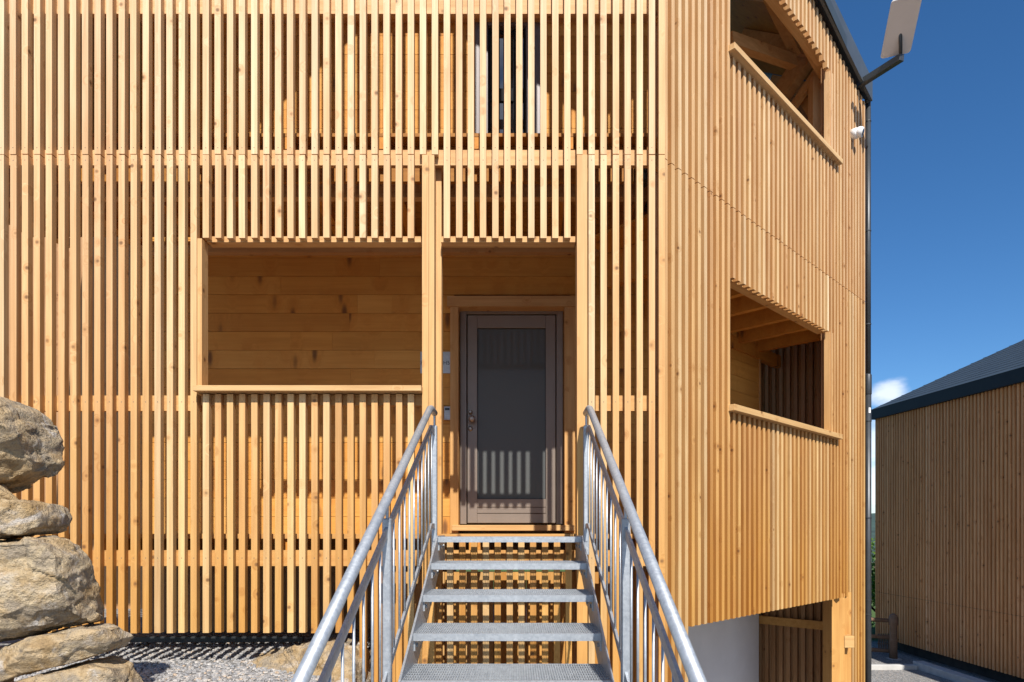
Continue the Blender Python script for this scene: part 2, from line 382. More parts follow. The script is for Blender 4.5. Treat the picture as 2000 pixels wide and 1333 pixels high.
# wooded hills far beyond
mb = MB(); NXH = 60; NYH = 10
for j in range(NYH):
    for i in range(NXH):
        x = -900 + 1800*i/(NXH-1); y = 330 + 60*j
        z = -22 + (58 + 14*noise.noise(Vector((x*.006, y*.004, 3))) + 5*noise.noise(Vector((x*.03, y*.02, 8)))) * math.sin(math.pi*min(1, j/(NYH-1)*1.05)*.5) 
        mb.v.append((x, y, z*.62 if j else -25))
for j in range(NYH-1):
    for i in range(NXH-1): mb.f.append((j*NXH+i, j*NXH+i+1, (j+1)*NXH+i+1, (j+1)*NXH+i))
tag(mb.build('hills', M['hill'], smooth=True), kind='structure')

# ---------------------------------------------------------------- timber house
H = thing('timber_house', 'light timber house clad in upright larch battens, with open porches and a taupe front door', 'house', (0, 6.35, -.94))
FY = 4.6; CX = .98                                  # front screen plane, corner with the slanted side
o45 = (CX, FY); d45 = (math.sqrt(.5), math.sqrt(.5))
def bx(i): return X00 + PITCH*i
def roofz(x, y):                                    # underside of the roof planes
    r = 5.79 - .65*(x-.98) + .335*(y-4.6)
    l = 6.40 + .92*(x+1.45) + .335*(y-4.6)
    return min(r, l)
rb = random.Random(4)
ZJ = 2.594
def jit(s=.0016): return rb.uniform(-s, s)
up = MB(); lo = MB()
def fb(m, i, z0, z1, y0=FY, w=BW, x=None):
    X = (bx(i) if x is None else x) + jit(); yy = y0 + jit(.0012)
    z0 += jit(.0015) if z0 > 2 else jit(.003); a = jit(.0022); c = jit(.0015)      # nobody fixes a batten dead plumb
    m.hexa([(X,yy,z0),(X+w,yy,z0),(X+w,yy+.046,z0),(X,yy+.046,z0),(X+a,yy+c,z1),(X+w+a,yy+c,z1),(X+w+a,yy+.046+c,z1),(X+a,yy+.046+c,z1)])
for i in range(-7, 54):
    zt = roofz(bx(i), FY) - .02
    if 35 < i < 47: fb(up, i, 2.02, zt)
    else: fb(up, i, ZJ+.003, zt)
    if i in (34, 35): continue
    if i <= 15: fb(lo, i, -.70, ZJ-.003)
    elif i <= 33:
        fb(up, i, 2.02, ZJ-.003)
        fb(lo, i, -.70 if i < 29 else -1.75, .945)
    elif i >= 48: fb(lo, i, -1.75, ZJ-.003)
for k in range(11): fb(lo, 0, -1.75, -.065, x=(873.7+23.1*k-VX)*4.6/F)
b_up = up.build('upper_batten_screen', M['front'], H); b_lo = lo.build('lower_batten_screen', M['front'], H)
# slanted side screen
SP = .0905; roofs = lambda s: roofz(CX+.7071*s, FY+.7071*s) - .02
OP0, OP1 = 1.0, 3.13
def optop(s):
    tt = s*.7071
    pts = [(0, 4.80), (1.6, 4.79), (1.8, 4.785), (2.03, 4.75), (2.12, 4.71), (2.24, 4.66)]
    for a, b2 in zip(pts, pts[1:]):
        if a[0] <= tt <= b2[0]: return a[1] + (b2[1]-a[1])*(tt-a[0])/(b2[0]-a[0])
    return 4.66
su = MB(); sl_ = MB()
for j in range(47):
    s = .062 + SP*j + jit(); n0 = -.046 + jit(.0012)
    if s + BW > 4.25: break
    zt = roofs(s)
    inn = OP0 - .01 < s < OP1 - .03
    def q(m, z0, z1): m.obox(o45, d45, s, s+BW, n0, n0+.046, z0, z1)
    zb = -1.75 if s < .34 else (-2.6 if s > 3.76 else -.70)
    if inn:
        q(su, optop(s), zt); q(su, ZJ+.003, 3.80); q(su, 2.03, ZJ-.003); q(sl_, zb, .95)
    else:
        q(su, ZJ+.003, zt); q(sl_, zb, ZJ-.003)
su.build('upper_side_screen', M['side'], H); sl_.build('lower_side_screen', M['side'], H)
mb = MB(); mb.box(CX-.005, CX+.038, FY, FY+.05, -1.75, ZJ-.003); mb.build('corner_post', M['wz'], H)
mb = MB(); mb.box(CX-.005, CX+.038, FY, FY+.05, ZJ+.003, roofz(CX, FY)-.02); mb.build('corner_post', M['wz'], H)
# porch posts in the front screen
mb = MB(); x0 = (824.5-VX)/283.7; mb.box(x0, x0+.0445, FY-.002, FY+.05, -1.75, ZJ-.003); mb.build('porch_post', M['wz'], H)
mb = MB(); mb.box(x0+.0465, x0+.083, FY+.001, FY+.10, -1.75, ZJ-.003); mb.build('porch_post', M['wz'], H)
mb = MB(); mb.box(-.66, -.535, 4.722, 4.815, -1.75, 2.60); mb.build('porch_post', M['wz'], H)
mb = MB(); x0 = (1127-VX)/283.7; mb.box(x0, x0+.071, FY-.002, FY+.13, -1.75, ZJ-.003); mb.build('porch_post', M['wz'], H)
mb = MB(); x0 = bx(15)+BW+.001; mb.box(x0, x0+.032, FY+.004, FY+.095, .992, 2.018); mb.build('opening_jamb', M['wz'], H)
mb = MB(); mb.box((381-VX)/286, (824-VX)/286, 4.53, 4.72, .952, .99); mb.build('window_sill', M['wx'], H, bevel=.002)
# level rails behind the battens
def rail(x0, x1, z0, z1, y0=4.648, y1=4.688, mat='wx', nm='screen_rail'):
    m = MB(); m.box(x0, x1, y0, y1, z0, z1); m.build(nm, M[mat], H)
XL = -4.6
rail(XL, .94, 2.546, 2.652); rail(XL, .94, 3.60, 3.71); rail(XL, .94, 4.9, 5.0)
rail(XL, -2.21, .837, .944); rail(.545, .94, .837, .944)
rail(XL, .94, -.242, -.132)
rail(-2.16, -.67, 2.012, 2.052, 4.650, 4.74); rail(-.53, .405, 2.012, 2.052, 4.650, 4.74)
rail(-2.2, -.6, .875, .948, 4.648, 4.688)
rail(-2.6, 1.2, 6.45, 6.6, 4.65, 4.69)  # unseen tie beam above the view, added to shade the beam on the wall
def srail(s0, s1, z0, z1, n0=-.09, n1=-.048, nm='screen_rail'):
    m = MB(); m.obox(o45, d45, s0, s1, n0, n1, z0, z1); return m.build(nm, M['wd'], H)
srail(.06, 4.2, 2.546, 2.652); srail(.06, 4.2, -.242, -.132); srail(OP0, OP1, 2.035, 2.10, -.13, -.05); srail(.06, OP0, 3.6, 3.71); srail(.06, 4.2, 5.0-.15, 5.0) if False else None
srail(.06, OP0, .837, .944); srail(OP0, OP1, .70, .86); srail(OP1+.1, 4.2, .837, .944); srail(OP0, OP1, 4.80, 4.90, -.13, -.05)
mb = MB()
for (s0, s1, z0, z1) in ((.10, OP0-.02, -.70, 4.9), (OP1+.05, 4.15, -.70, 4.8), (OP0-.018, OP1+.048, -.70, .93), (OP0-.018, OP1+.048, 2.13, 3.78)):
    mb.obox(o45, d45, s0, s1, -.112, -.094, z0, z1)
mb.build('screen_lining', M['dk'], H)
for z in (.952, 3.80):                                # slanted sills
    m = MB(); m.obox(o45, d45, OP0-.02, 3.33, -.10, .055, z, z+.05); m.build('window_sill', M['wd'], H, bevel=.002)
for (z0, z1) in ((1.003, 2.035), (3.853, 4.70)):      # jambs of the side openings
    m = MB(); m.obox(o45, d45, OP1-.005, OP1+.035, -.060, -.004, z0, z1); m.build('opening_jamb', M['wz'], H)
    m = MB(); m.obox(o45, d45, OP1+.037, OP1+.080, -.060, .0, z0, z1); m.build('opening_jamb', M['wz'], H)
    m = MB(); m.obox(o45, d45, OP0-.04, OP0-.005, -.14, -.05, z0, z1); m.build('opening_jamb', M['wz'], H)

# inner walls of horizontal boards
def boards(m, x0, x1, y, z0, z1, hole=[], th=.025, seed=1):
    r = random.Random(seed); z = z0; h = 36.1/205.5
    while z < z1 - .01:
        zt = min(z+h-.0035, z1); segs = [(x0, x1)]
        for (hx0, hx1, hz0, hz1) in hole:
            ns = []
            for a, b2 in segs:
                if zt > hz0+.001 and z < hz1-.001:
                    if a < hx0: ns.append((a, min(b2, hx0)))
                    if b2 > hx1: ns.append((max(a, hx1), b2))
                else: ns.append((a, b2))
            segs = ns
        for a, b2 in segs:
            if b2-a > 2.2:
                c = a + (b2-a)*r.uniform(.25, .75); cuts = [(a, c-.0006), (c+.0006, b2)]
            else: cuts = [(a, b2)]
            for c0, c1 in cuts: m.box(c0, c1, y + r.uniform(-.0012,.0012), y+th, z, zt)
        z += h
WY = 6.35; WX0, WX1 = -3.57, 1.386
DX0, DX1, DZ0, DZ1 = -.60, .50, .03, 2.20
ux0, ux1, uz0, uz1 = (928-VX)*WY/F, (1057-VX)*WY/F, 3.5, 4.83
mb = MB(); boards(mb, WX0, WX1, WY, -.21, 5.0, [(DX0, DX1, -.3, DZ1), (ux0, ux1, uz0, uz1)])
mb.build('wall_boards', M['board'], H)
def obl(name, mat, x0, x1, y0, y1, z0, z1, parent=H, bev=0):
    m = MB(); m.box(x0, x1, y0, y1, z0, z1); return m.build(name, M[mat], parent, bevel=bev)
# timber core of the wall behind the boards (dark grooves), leaving the door and window free
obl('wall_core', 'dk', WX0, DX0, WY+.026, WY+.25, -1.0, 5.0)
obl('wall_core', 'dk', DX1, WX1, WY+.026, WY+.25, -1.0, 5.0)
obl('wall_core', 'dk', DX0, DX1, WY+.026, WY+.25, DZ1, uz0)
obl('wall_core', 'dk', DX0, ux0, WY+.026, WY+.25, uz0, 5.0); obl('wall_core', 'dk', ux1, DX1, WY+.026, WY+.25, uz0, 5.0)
# slanted inner wall
oi = (WX1, WY); Li = 2.02
mb = MB(); r = random.Random(9); z = -.21; h = 36.1/205.5
while z < 5.1:
    mb.obox(oi, d45, 0.0, Li, -.025, r.uniform(-.0012,.0012), z, z+h-.0035); z += h
mb.build('wall_boards', M['board45'], H)
m = MB(); m.obox(oi, d45, 0, Li, -.2, -.026, -.5, 5.1); m.build('wall_core', M['dk'], H)
m = MB(); m.obox(oi, d45, Li, Li+.03, -.22, .012, -.21, 5.1); m.build('wall_trim', M['wz'], H)
obl('ground_strip', 'pipe', -3.15, -1.75, 5.45, 5.49, -.905, -.862)
# rendered basement under it
m = MB(); m.obox(o45, d45, .3, 4.075, -1.45, -1.20, -2.7, -.5)
m.build('basement_wall', M['render'], H)
obl('basement_wall', 'dark_base', WX0, 1.1, WY+.05, WY+.3, -1.8, -1.0)  # dark colour puts the deep shade under the porch into this wall
# boarding under the porch, just behind the screen
mb = MB(); x = -1.02
while x < CX-.05:
    mb.box(x, x+.118, 4.95+jit(), 4.975, -1.8, -.30); x += .121
mb.build('underporch_boards', M['wz'], H)
# dark wall further back at the left end
for a, b2 in ((-7.5, -6.30), (-6.25, -5.86), (-5.80, WX0+.3)):
    m = MB(); m.box(a, b2, 8.2, 8.3, -1.0, 6.2); m.build('wall_boards', M['dk'], H)
# porch floor
def slanted_x(y): return min(CX + (y-FY) - .14, 3.946 - (y-7.566) - .14)
def floor(z0, z1, nm, y0=4.70, gap=.006):
    mb = MB(); y = y0
    while y < 9.0:
        ya = y + .118
        xr = min(slanted_x(y), slanted_x(ya))
        xl = XL if y < WY-.12 else max(WX1 + (y - WY) + .03, WX1)
        if y > 7.75: xl = 2.83
        if xr > xl + .05: mb.box(xl, xr, y, ya, z0 + jit(.0015), z1)
        y += .118 + gap
    mb.build(nm, M['floor'], H)
obl('rim_board', 'floor', XL, .98, 4.82, 4.85, 2.52, 2.773)
floor(-.055, -.025, 'porch_floor'); floor(2.775, 2.80, 'balcony_floor')
rail(XL, .92, -.13, -.028, 4.692, 4.698, nm='floor_edge') if False else None
obl('floor_edge', 'wx', XL, .86, 4.694, 4.699, -.052, -.018)
# joists and beams of the balcony floor
x = -4.3
while x < 1.0:
    obl('ceiling_joist', 'wy', x, x+.075, 4.70, WY-.003, 2.69, 2.772); x += .66
obl('ceiling_beam', 'wx', XL, 1.0, 5.10, 5.17, 2.55, 2.688); obl('ceiling_beam', 'wx', WX0, WX1, WY-.07, WY-.002, 2.62, 2.688)
obl('ceiling_beam', 'wx', WX0, WX1, WY-.10, WY-.002, 4.83, 4.98)
for s in (.62, 1.10, 1.575, 2.04, 2.54, 3.0, 3.48):
    m = MB(); m.obox(o45, d45, s, s+.065, -.93 if s < 3.3 else -1.6, -.135, 2.08, 2.36); m.build('ceiling_joist', M['board45'], H)
m = MB(); m.obox(o45, d45, 1.3, 4.1, -1.0, -.93, 2.0, 2.14); m.build('ceiling_beam', M['board45'], H)
m = MB(); m.obox(o45, d45, .3, 4.1, -.93, -.14, 2.365, 2.385); m.build('ceiling_boards', M['board45'], H)
for x in (-4.3, -2.98, -1.66, -.34, .9):
    obl('floor_joist', 'wy', x, x+.08, 4.72, WY-.003, -.24, -.058)
# batten wall inside the far side of the slanted porch
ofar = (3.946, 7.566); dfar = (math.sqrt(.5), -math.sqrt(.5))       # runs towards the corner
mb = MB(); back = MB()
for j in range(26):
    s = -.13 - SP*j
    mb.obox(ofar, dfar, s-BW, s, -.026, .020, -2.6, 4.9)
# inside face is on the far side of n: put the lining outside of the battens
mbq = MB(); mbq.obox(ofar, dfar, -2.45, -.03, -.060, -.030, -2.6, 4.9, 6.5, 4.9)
mb.build('porch_end_screen', M['dk'], H); mbq.build('porch_end_lining', M['dk'], H)  # darker larch on the screen paints the porch end's shade into its colour
m = MB(); m.obox(ofar, dfar, -2.4, -.2, .022, .06, -1.16, -1.06); m.build('screen_rail', M['wd'], H)
# posts and small parts under the far end of the slanted side
obl('ground_post', 'wz', 3.335, 3.47, 7.08, 7.29, -2.6, -.66)
obl('ground_post', 'wz', 3.475, 3.60, 7.20, 7.28, -2.6, -.66)
p0 = P(1649, 1200, 7.16); obl('ground_post', 'wz', p0.x, p0.x+.028, 7.16, 7.19, -2.6, -.66)
p0 = P(1647, 1242, 7.1); obl('ledge_block', 'wx', p0.x, p0.x+.105, 7.07, 7.22, -1.235, -1.11, bev=.004)
obl('slit_backing', 'dk', 3.47, 3.72, 7.40, 7.44, -2.6, -.6)
# roof
def roofsheet(name, mat, off, th, ins=0.0):
    m = MB()
    # right plane: ridge from (-.83, y) to the slanted eave, then back
    xr = -.828
    f0 = 4.42 + ins*.7; pts = [(xr, f0), (CX+.05-ins, f0), (3.995-ins*1.4, 7.555), (2.2-ins*.7, 9.4), (xr, 9.4)]
    top = [(x, y, roofz(x, y)+off+th) for x, y in pts]; bot = [(x, y, roofz(x, y)+off) for x, y in pts]
    n = len(m.v); m.v += bot + top; k = len(pts)
    m.f.append(tuple(n+i for i in range(k))[::-1]); m.f.append(tuple(n+k+i for i in range(k)))
    for i in range(k): m.f.append((n+i, n+(i+1)%k, n+k+(i+1)%k, n+k+i))
    pts = [(-5.2, f0), (xr-.002, f0), (xr-.002, 9.4), (-5.2, 9.4)]
    top = [(x, y, roofz(x, y)+off+th) for x, y in pts]; bot = [(x, y, roofz(x, y)+off) for x, y in pts]
    n = len(m.v); m.v += bot + top; k = len(pts)
    m.f.append(tuple(n+i for i in range(k))[::-1]); m.f.append(tuple(n+k+i for i in range(k)))
    for i in range(k): m.f.append((n+i, n+(i+1)%k, n+k+(i+1)%k, n+k+i))
    return m.build(name, mat, H)
roofsheet('roof_boarding', M['floor'], .02, .025, .2); ro = roofsheet('roof', M['roof'], .05, .12)
# eave fascia along the slanted side
m = MB(); a = Vector((CX+.05, FY-.05)); L = 4.30
nn = Vector((.7071, -.7071)); dd = Vector((.7071, .7071)); o_ = Vector(o45)
def fz(s): return 5.79 - .3146*s*.7071
pa, pb = o_ + nn*.035 - dd*.02, o_ + dd*4.22 + nn*.035; pa2, pb2 = o_ + nn*.065 - dd*.02, o_ + dd*4.22 + nn*.065
za, zb = fz(-.02) + .015, fz(4.27) + .015
m.hexa([(pa2.x,pa2.y,za),(pb2.x,pb2.y,zb),(pb.x,pb.y,zb),(pa.x,pa.y,za),(pa2.x,pa2.y,za+.235),(pb2.x,pb2.y,zb+.235),(pb.x,pb.y,zb+.235),(pa.x,pa.y,za+.235)])
adopt(m.build('fascia', M['fascia']), ro)
# roof timbers seen through the upper opening
def tb(p, q, w, h, mat='wd', nm='rafter'):
    m = MB(); m.beam(p, q, w, h); m.build(nm, M[mat], H)
for k in range(6):
    s = .35 + .75*k; a = o_ + dd*s - nn*.06; 
    bpt = a - nn*1.6
    if k > 3: bpt = a - nn*1.0
    tb((a.x, a.y, roofz(a.x, a.y)-.07), (bpt.x, bpt.y, roofz(bpt.x, bpt.y)-.07), .07, .14)
tb((1.2, 5.1, roofz(1.2,5.1)-.28), (3.75, 7.55, roofz(3.75,7.55)-.25), .09, .18, nm='purlin')
tb(P(1424, 78, 6.6), P(1549, 122, 7.2), .09, .12, nm='tie_beam')
tb(P(1594, 84, 7.25), P(1517, 200, 7.6), .12, .20, nm='brace'); tb(P(1600, 135, 7.15), P(1548, 212, 7.45), .05, .09, nm='brace')
tb(P(1495, -30, 6.6), P(1556, 98, 7.2), .10, .16, nm='rafter'); tb(P(1566, 190, 7.5), P(1612, 262, 7.3), .06, .09, nm='brace')
a = o_ + dd*3.35 - nn*.2; m = MB(); m.box(a.x-.06, a.x+.06, a.y, a.y+.12, 2.8, 4.85); m.build('porch_post', M['wz'], H)

# ---- front door
DY = 6.43
def dr(name, mat, px0, px1, py0, py1, y0, y1, parent, bev=0):
    D = y0; return obl(name, mat, (px0-VX)*D/F, (px1-VX)*D/F, y0, y1, (HY-py1)*D/F, (HY-py0)*D/F, parent, bev)
# recess lining + timber surround
obl('door_casing', 'wz', -.632, -.555, WY-.045, DY+.12, -.02, 2.115); obl('door_casing', 'wz', .448, .545, WY-.045, DY+.12, -.02, 2.115)
obl('door_casing', 'wx', -.66, .56, WY-.06, DY+.12, 2.118, 2.215)
obl('door_step', 'wx', -.61, .54, WY-.10, DY+.12, .004, .058, bev=.003)
door = bpy.data.objects.new('front_door', None); C.objects.link(door); door.location = (-.05, DY, .06); adopt(door, H); door.location = (-.05, DY, .06)
door.matrix_parent_inverse = world_inv(H)
def under_door(o):
    o.parent = door; o.matrix_parent_inverse = Matrix.Translation(door.location).inverted(); return o
def ddr(name, mat, px0, px1, py0, py1, y0, y1, bev=0):
    return under_door(dr(name, mat, px0, px1, py0, py1, y0, y1, None, bev))
fr = MB()
def dbox(m, px0, px1, py0, py1, y0, y1): m.box((px0-VX)*y0/F, (px1-VX)*y0/F, y0, y1, (HY-py1)*y0/F, (HY-py0)*y0/F)
dbox(fr, 899, 911, 603, 1024, DY, DY+.09); dbox(fr, 1087, 1099.5, 603, 1024, DY, DY+.09); dbox(fr, 911, 1087, 603, 613.5, DY, DY+.09)
under_door(fr.build('door_frame', M['doorf'], None, bevel=.002))
lf = MB()
dbox(lf, 913, 932, 616, 1022, DY+.018, DY+.085); dbox(lf, 1066, 1085, 616, 1022, DY+.018, DY+.085)
dbox(lf, 932, 1066, 616, 641, DY+.018, DY+.085); dbox(lf, 932, 1066, 975, 991, DY+.018, DY+.085)
dbox(lf, 932, 1066, 991.6, 1003, DY+.022, DY+.085); dbox(lf, 932, 1066, 1003.8, 1022, DY+.018, DY+.085)
leaf = under_door(lf.build('door_leaf', M['doorf'], None, bevel=.003))
gk = MB(); dbox(gk, 930, 933, 639, 977, DY+.030, DY+.07); dbox(gk, 1065, 1068, 639, 977, DY+.030, DY+.07); dbox(gk, 930, 1068, 639, 642, DY+.031, DY+.07); dbox(gk, 930, 1068, 974, 977, DY+.031, DY+.07)
under_door(gk.build('glass_gasket', M['gasket'], None))
ddr('door_pane', 'glass', 931, 1067, 640, 976, DY+.045, DY+.06)
hd = MB(); hc = P(919, 806, DY+.018)
hd.lathe(hc, (0,-1,0), [(0,.022),(.006,.022),(.008,.018),(.03,.010),(.045,.010)], 20)
k0 = P(922, 819, DY-.03); hd.lathe(k0 + Vector((0,.03,0)), (0,-1,0), [(0,.02),(.02,.012),(.03,.020),(.04,.030),(.055,.034),(.07,.026),(.074,.01)], 20)
under_door(hd.build('door_knob', M['bronze'], None, smooth=True))
hk = MB(); hk.lathe(P(919, 838, DY+.018), (0,-1,0), [(0,.024),(.006,.024),(.009,.019),(.016,.013),(.022,.012)], 20)
under_door(hk.build('door_lock', M['bronze'], None, smooth=True))

# ---- upper window
win = bpy.data.objects.new('window', None); C.objects.link(win); win.location = (-.05, WY, 3.9); adopt(win, H); 
def uw(o): o.parent = win; o.matrix_parent_inverse = Matrix.Translation(win.location).inverted(); return o
wf = MB()
for a, b2 in ((928, 953), (1027, 1056)): wf.box((a-VX)*WY/F, (b2-VX)*WY/F, WY-.012, WY+.10, uz0, uz1)
wf.box((953-VX)*WY/F, (1027-VX)*WY/F, WY-.012, WY+.10, uz1-.03, uz1)
uw(wf.build('window_frame', M['frame'], None, bevel=.002))
wc = MB()
Y1 = WY+.03
for a, b2, z0, z1 in ((952,958,uz0,uz1),(1003,1011,uz0,uz1),(1022,1028,uz0,uz1)): wc.box((a-VX)*Y1/F, (b2-VX)*Y1/F, Y1, Y1+.05, z0, z1-.03)
wc.box((952-VX)*Y1/F, (1028-VX)*Y1/F, Y1+.002, Y1+.05, 4.11, 4.23)
uw(wc.build('window_sash', M['sash'], None))
uw(obl('window_pane', 'wglass', (952-VX)*Y1/F, (1028-VX)*Y1/F, Y1+.02, Y1+.03, uz0, uz1-.03, None))
# interior room box closing the window and door openings
obl('wall_core', 'dk', -.75, .65, WY+.255, WY+.30, -.2, 4.9)

# ---- downpipe
dp = MB(); px_, py_ = 3.992, 7.60
dp.tube([(px_, py_, -2.6), (px_, py_, 1.78)], .034, 16); dp.tube([(px_, py_, 1.78), (px_, py_, 4.86)], .029, 16)
dp.tube([(px_, py_, 4.86), (px_-.02, py_+.0, 4.98), (px_-.10, py_-.02, 5.06)], .029, 16)
dpo = dp.build('downpipe', M['pipe'], H, smooth=True)
for y_ in (238, 452, 634, 823, 1012, 1172, 1200):
    z = (HY-y_)*py_/F
    m = MB(); rr = .030 if z > 1.78 else .035; m.lathe((px_, py_, z-.006), (0,0,1), [(0,rr),(.0,rr+.003),(.012,rr+.003),(.012,rr)], 18); m.box(px_-.09, px_-rr, py_-.006, py_+.006, z-.004, z+.004)
    adopt(m.build('pipe_clamp', M['pipe']), dpo)
m = MB(); m.lathe((px_, py_, 1.55), (0,0,1), [(0,.034),(.01,.038),(.22,.038),(.24,.030)], 18); adopt(m.build('pipe_socket', M['pipe'], smooth=True), dpo)
m = MB(); m.box(px_-.012, px_+.010, py_-.0372, py_-.0335, 1.34, 1.40); adopt(m.build('pipe_sticker', M['white']), dpo)

# ---- things fixed to the house
# satellite panel on a bracket
dish = thing('satellite_panel', 'flat pale satellite panel on a dark bracket at the roof corner', 'antenna', P(1676, 165, 7.42))
TL, TR, BR_, BL = P(1741, 3, 6.62), P(1803, -12, 6.50), P(1778, 103, 6.93), P(1719, 116, 7.05)
nrm = (TR-TL).cross(BL-TL).normalized(); 
if nrm.y < 0: nrm = -nrm
m = MB(); r_ = .03; cen = (TL+TR+BR_+BL)/4; ring = []
for c, a1, b1 in ((TL, BL, TR), (TR, TL, BR_), (BR_, TR, BL), (BL, BR_, TL)):
    e1 = (a1-c).normalized(); e2 = (b1-c).normalized()
    for q_ in range(5):
        an = q_/4*math.pi/2; ring.append(c + e1*r_*(1-math.sin(an)) + e2*r_*(1-math.cos(an)))
k = len(ring); m.v = [tuple(p) for p in ring] + [tuple(p+nrm*.025) for p in ring]
m.f = [tuple(range(k))[::-1], tuple(range(k, 2*k))] + [(i, (i+1)%k, k+(i+1)%k, k+i) for i in range(k)]
m.build('panel', M['dish'], dish)
mt = P(1759, 62, 6.84); mt2 = P(1759, 106, 6.90)
m = MB(); m.tube([mt+nrm*.01, mt-nrm*.03, mt2], .017, 14); m.build('mast', M['pipe'], dish, smooth=True)
m = MB(); e0 = P(1677, 166, 7.40); e1 = P(1760, 110, 6.90); m.beam(e0, e1+Vector((.01,0,-.01)), .06, .07); m.build('arm', M['pipe'], dish, bevel=.003)
m = MB(); pp = P(1682, 160, 7.42); m.obox((pp.x, pp.y), d45, -.07, .07, -.005, .03, pp.z-.09, pp.z+.07); m.build('base_plate', M['pipe'], dish, bevel=.003)
# dome camera
cb = P(1661, 262, 7.26); camr = thing('security_camera', 'small white dome camera on the slanted batten wall below the roof corner', 'camera', cb)
n3 = Vector((.7071, -.7071, 0)); base = o_ + dd*((cb.x-CX+cb.y-FY)*.7071); base = Vector((base.x, base.y, 4.30))
m = MB(); m.lathe(base, n3, [(0,.055),(.05,.055),(.062,.05)], 24); m.build('camera_base', M['white'], camr, smooth=True)
m = MB(); ax = Vector((.75,-.45,-.30)).normalized(); cc = base + n3*.075
m.lathe(cc - ax*.045, ax, [(0,.018),(.012,.038),(.03,.05),(.05,.055),(.07,.052),(.085,.045)], 24); m.build('camera_ball', M['white'], camr, smooth=True)
m = MB(); m.lathe(cc + ax*.041, ax, [(0,.036),(.004,.030),(.008,.012)], 24); m.build('camera_lens', M['lens'], camr, smooth=True)
# name plate behind the porch post
sp0 = P(821, 729.5, WY-.012); sp1 = P(880, 687.5, WY-.012)
sg = thing('name_plate', 'grey metal name plate on the board wall, half hidden by the porch post', 'sign', ((sp0.x+sp1.x)/2, WY, sp0.z))
obl('plate', 'sign', sp0.x, sp1.x, WY-.014, WY-.004, sp0.z, sp1.z, sg, .001)
def text(s, size, x, z, y, mat, parent, nm='lettering', ang=0):
    cu = bpy.data.curves.new(nm, 'FONT'); cu.body = s; cu.size = size; cu.extrude = .0008; cu.align_x = 'CENTER'; cu.align_y = 'CENTER'
    o = bpy.data.objects.new(nm, cu); C.objects.link(o); me = bpy.data.meshes.new_from_object(o); bpy.data.objects.remove(o)
    me.transform(Matrix.Translation((x, y, z)) @ Matrix.Rotation(R(90), 4, 'X')); me.materials.append(mat)
    o = bpy.data.objects.new(nm, me); C.objects.link(o); adopt(o, parent); return o
tp = P(872, 709.5, WY-.016); text('H5', .052, tp.x, tp.z, WY-.016, M['ink'], sg)
tp = P(825, 709.5, WY-.016); text('H', .052, tp.x, tp.z, WY-.016, M['ink'], sg)
# keypad
kp = P(874, 820, WY-.02); kt = thing('door_keypad', 'small grey keypad box beside the front door', 'keypad', kp)
obl('keypad_body', 'keypad', kp.x-.033, kp.x+.030, WY-.030, WY-.002, kp.z-.005, kp.z+.125, kt, .004)
obl('keypad_display', 'black', kp.x-.022, kp.x+.020, WY-.0325, WY-.0305, kp.z+.088, kp.z+.108, kt)
for a in range(3):
    for b2 in range(4):
        obl('key', 'sign', kp.x-.022+.016*a, kp.x-.011+.016*a, WY-.0322, WY-.0302, kp.z+.012+.018*b2, kp.z+.024+.018*b2, kt)
# lamp behind the screen
lp = P(1256, 335, 4.80); lt = thing('wall_lamp', 'small black spot lamp tucked behind the battens near the house corner', 'lamp', lp)
m = MB(); m.lathe((lp.x, 4.80, lp.z-.09), (0,0,1), [(0,.05),(.01,.062),(.13,.062),(.15,.05)], 20); m.build('lamp_body', M['black'], lt, smooth=True)
m = MB(); m.box(lp.x-.02, lp.x+.02, 4.84, 4.95, lp.z-.05, lp.z+.02); m.build('lamp_bracket', M['black'], lt)
m = MB(); m.lathe((lp.x+.01, 4.73, lp.z-.01), (.2,-1,-.1), [(0,.028),(.008,.025),(.012,.01)], 18); m.build('lamp_glass', M['lens'], lt, smooth=True)

# ---------------------------------------------------------------- staircase
SC = -.046; SW = .445; G = .3305; RS = .150
ST = thing('steel_staircase', 'galvanised steel staircase with grating treads and handrails up to the front door', 'staircase', (SC, 2.6, -1.55))
def nose(y): return -.035 + (y-4.15)*RS/G
def tread_mesh(y0, zt, depth=.375):
    m = MB(); x0, x1 = SC-SW, SC+SW; fh = .034
    m.box(x0, x1, y0, y0+.004, zt-fh, zt-.004); m.box(x0, x1, y0+depth-.004, y0+depth, zt-fh, zt)          # front and back plates
    m.box(x0, x0+.004, y0+.004, y0+depth-.004, zt-fh, zt); m.box(x1-.004, x1, y0+.004, y0+depth-.004, zt-fh, zt)
    # perforated nosing strip
    m.box(x0, x1, y0, y0+.022, zt-.004, zt+.001)
    n = 80
    for i in range(1, n):
        x = x0 + (x1-x0)*i/n; m.box(x-.0011, x+.0011, y0+.022, y0+depth-.004, zt-.009, zt)
    k = 7
    for i in range(1, k):
        y = y0 + .022 + (depth-.026)*i/k; m.box(x0+.004, x1-.004, y-.0013, y+.0013, zt-.030, zt-.0006)
    return m
t0 = tread_mesh(0, 0).build('tread', M['galv'])
ys_ = [4.15 - G*i for i in range(9)]
for i, y in enumerate(ys_):
    o = t0 if i == 0 else t0.copy()
    if i: C.objects.link(o)
    o.parent = ST; o.matrix_parent_inverse = world_inv(ST); o.location = (0, y, -.035 - RS*i)
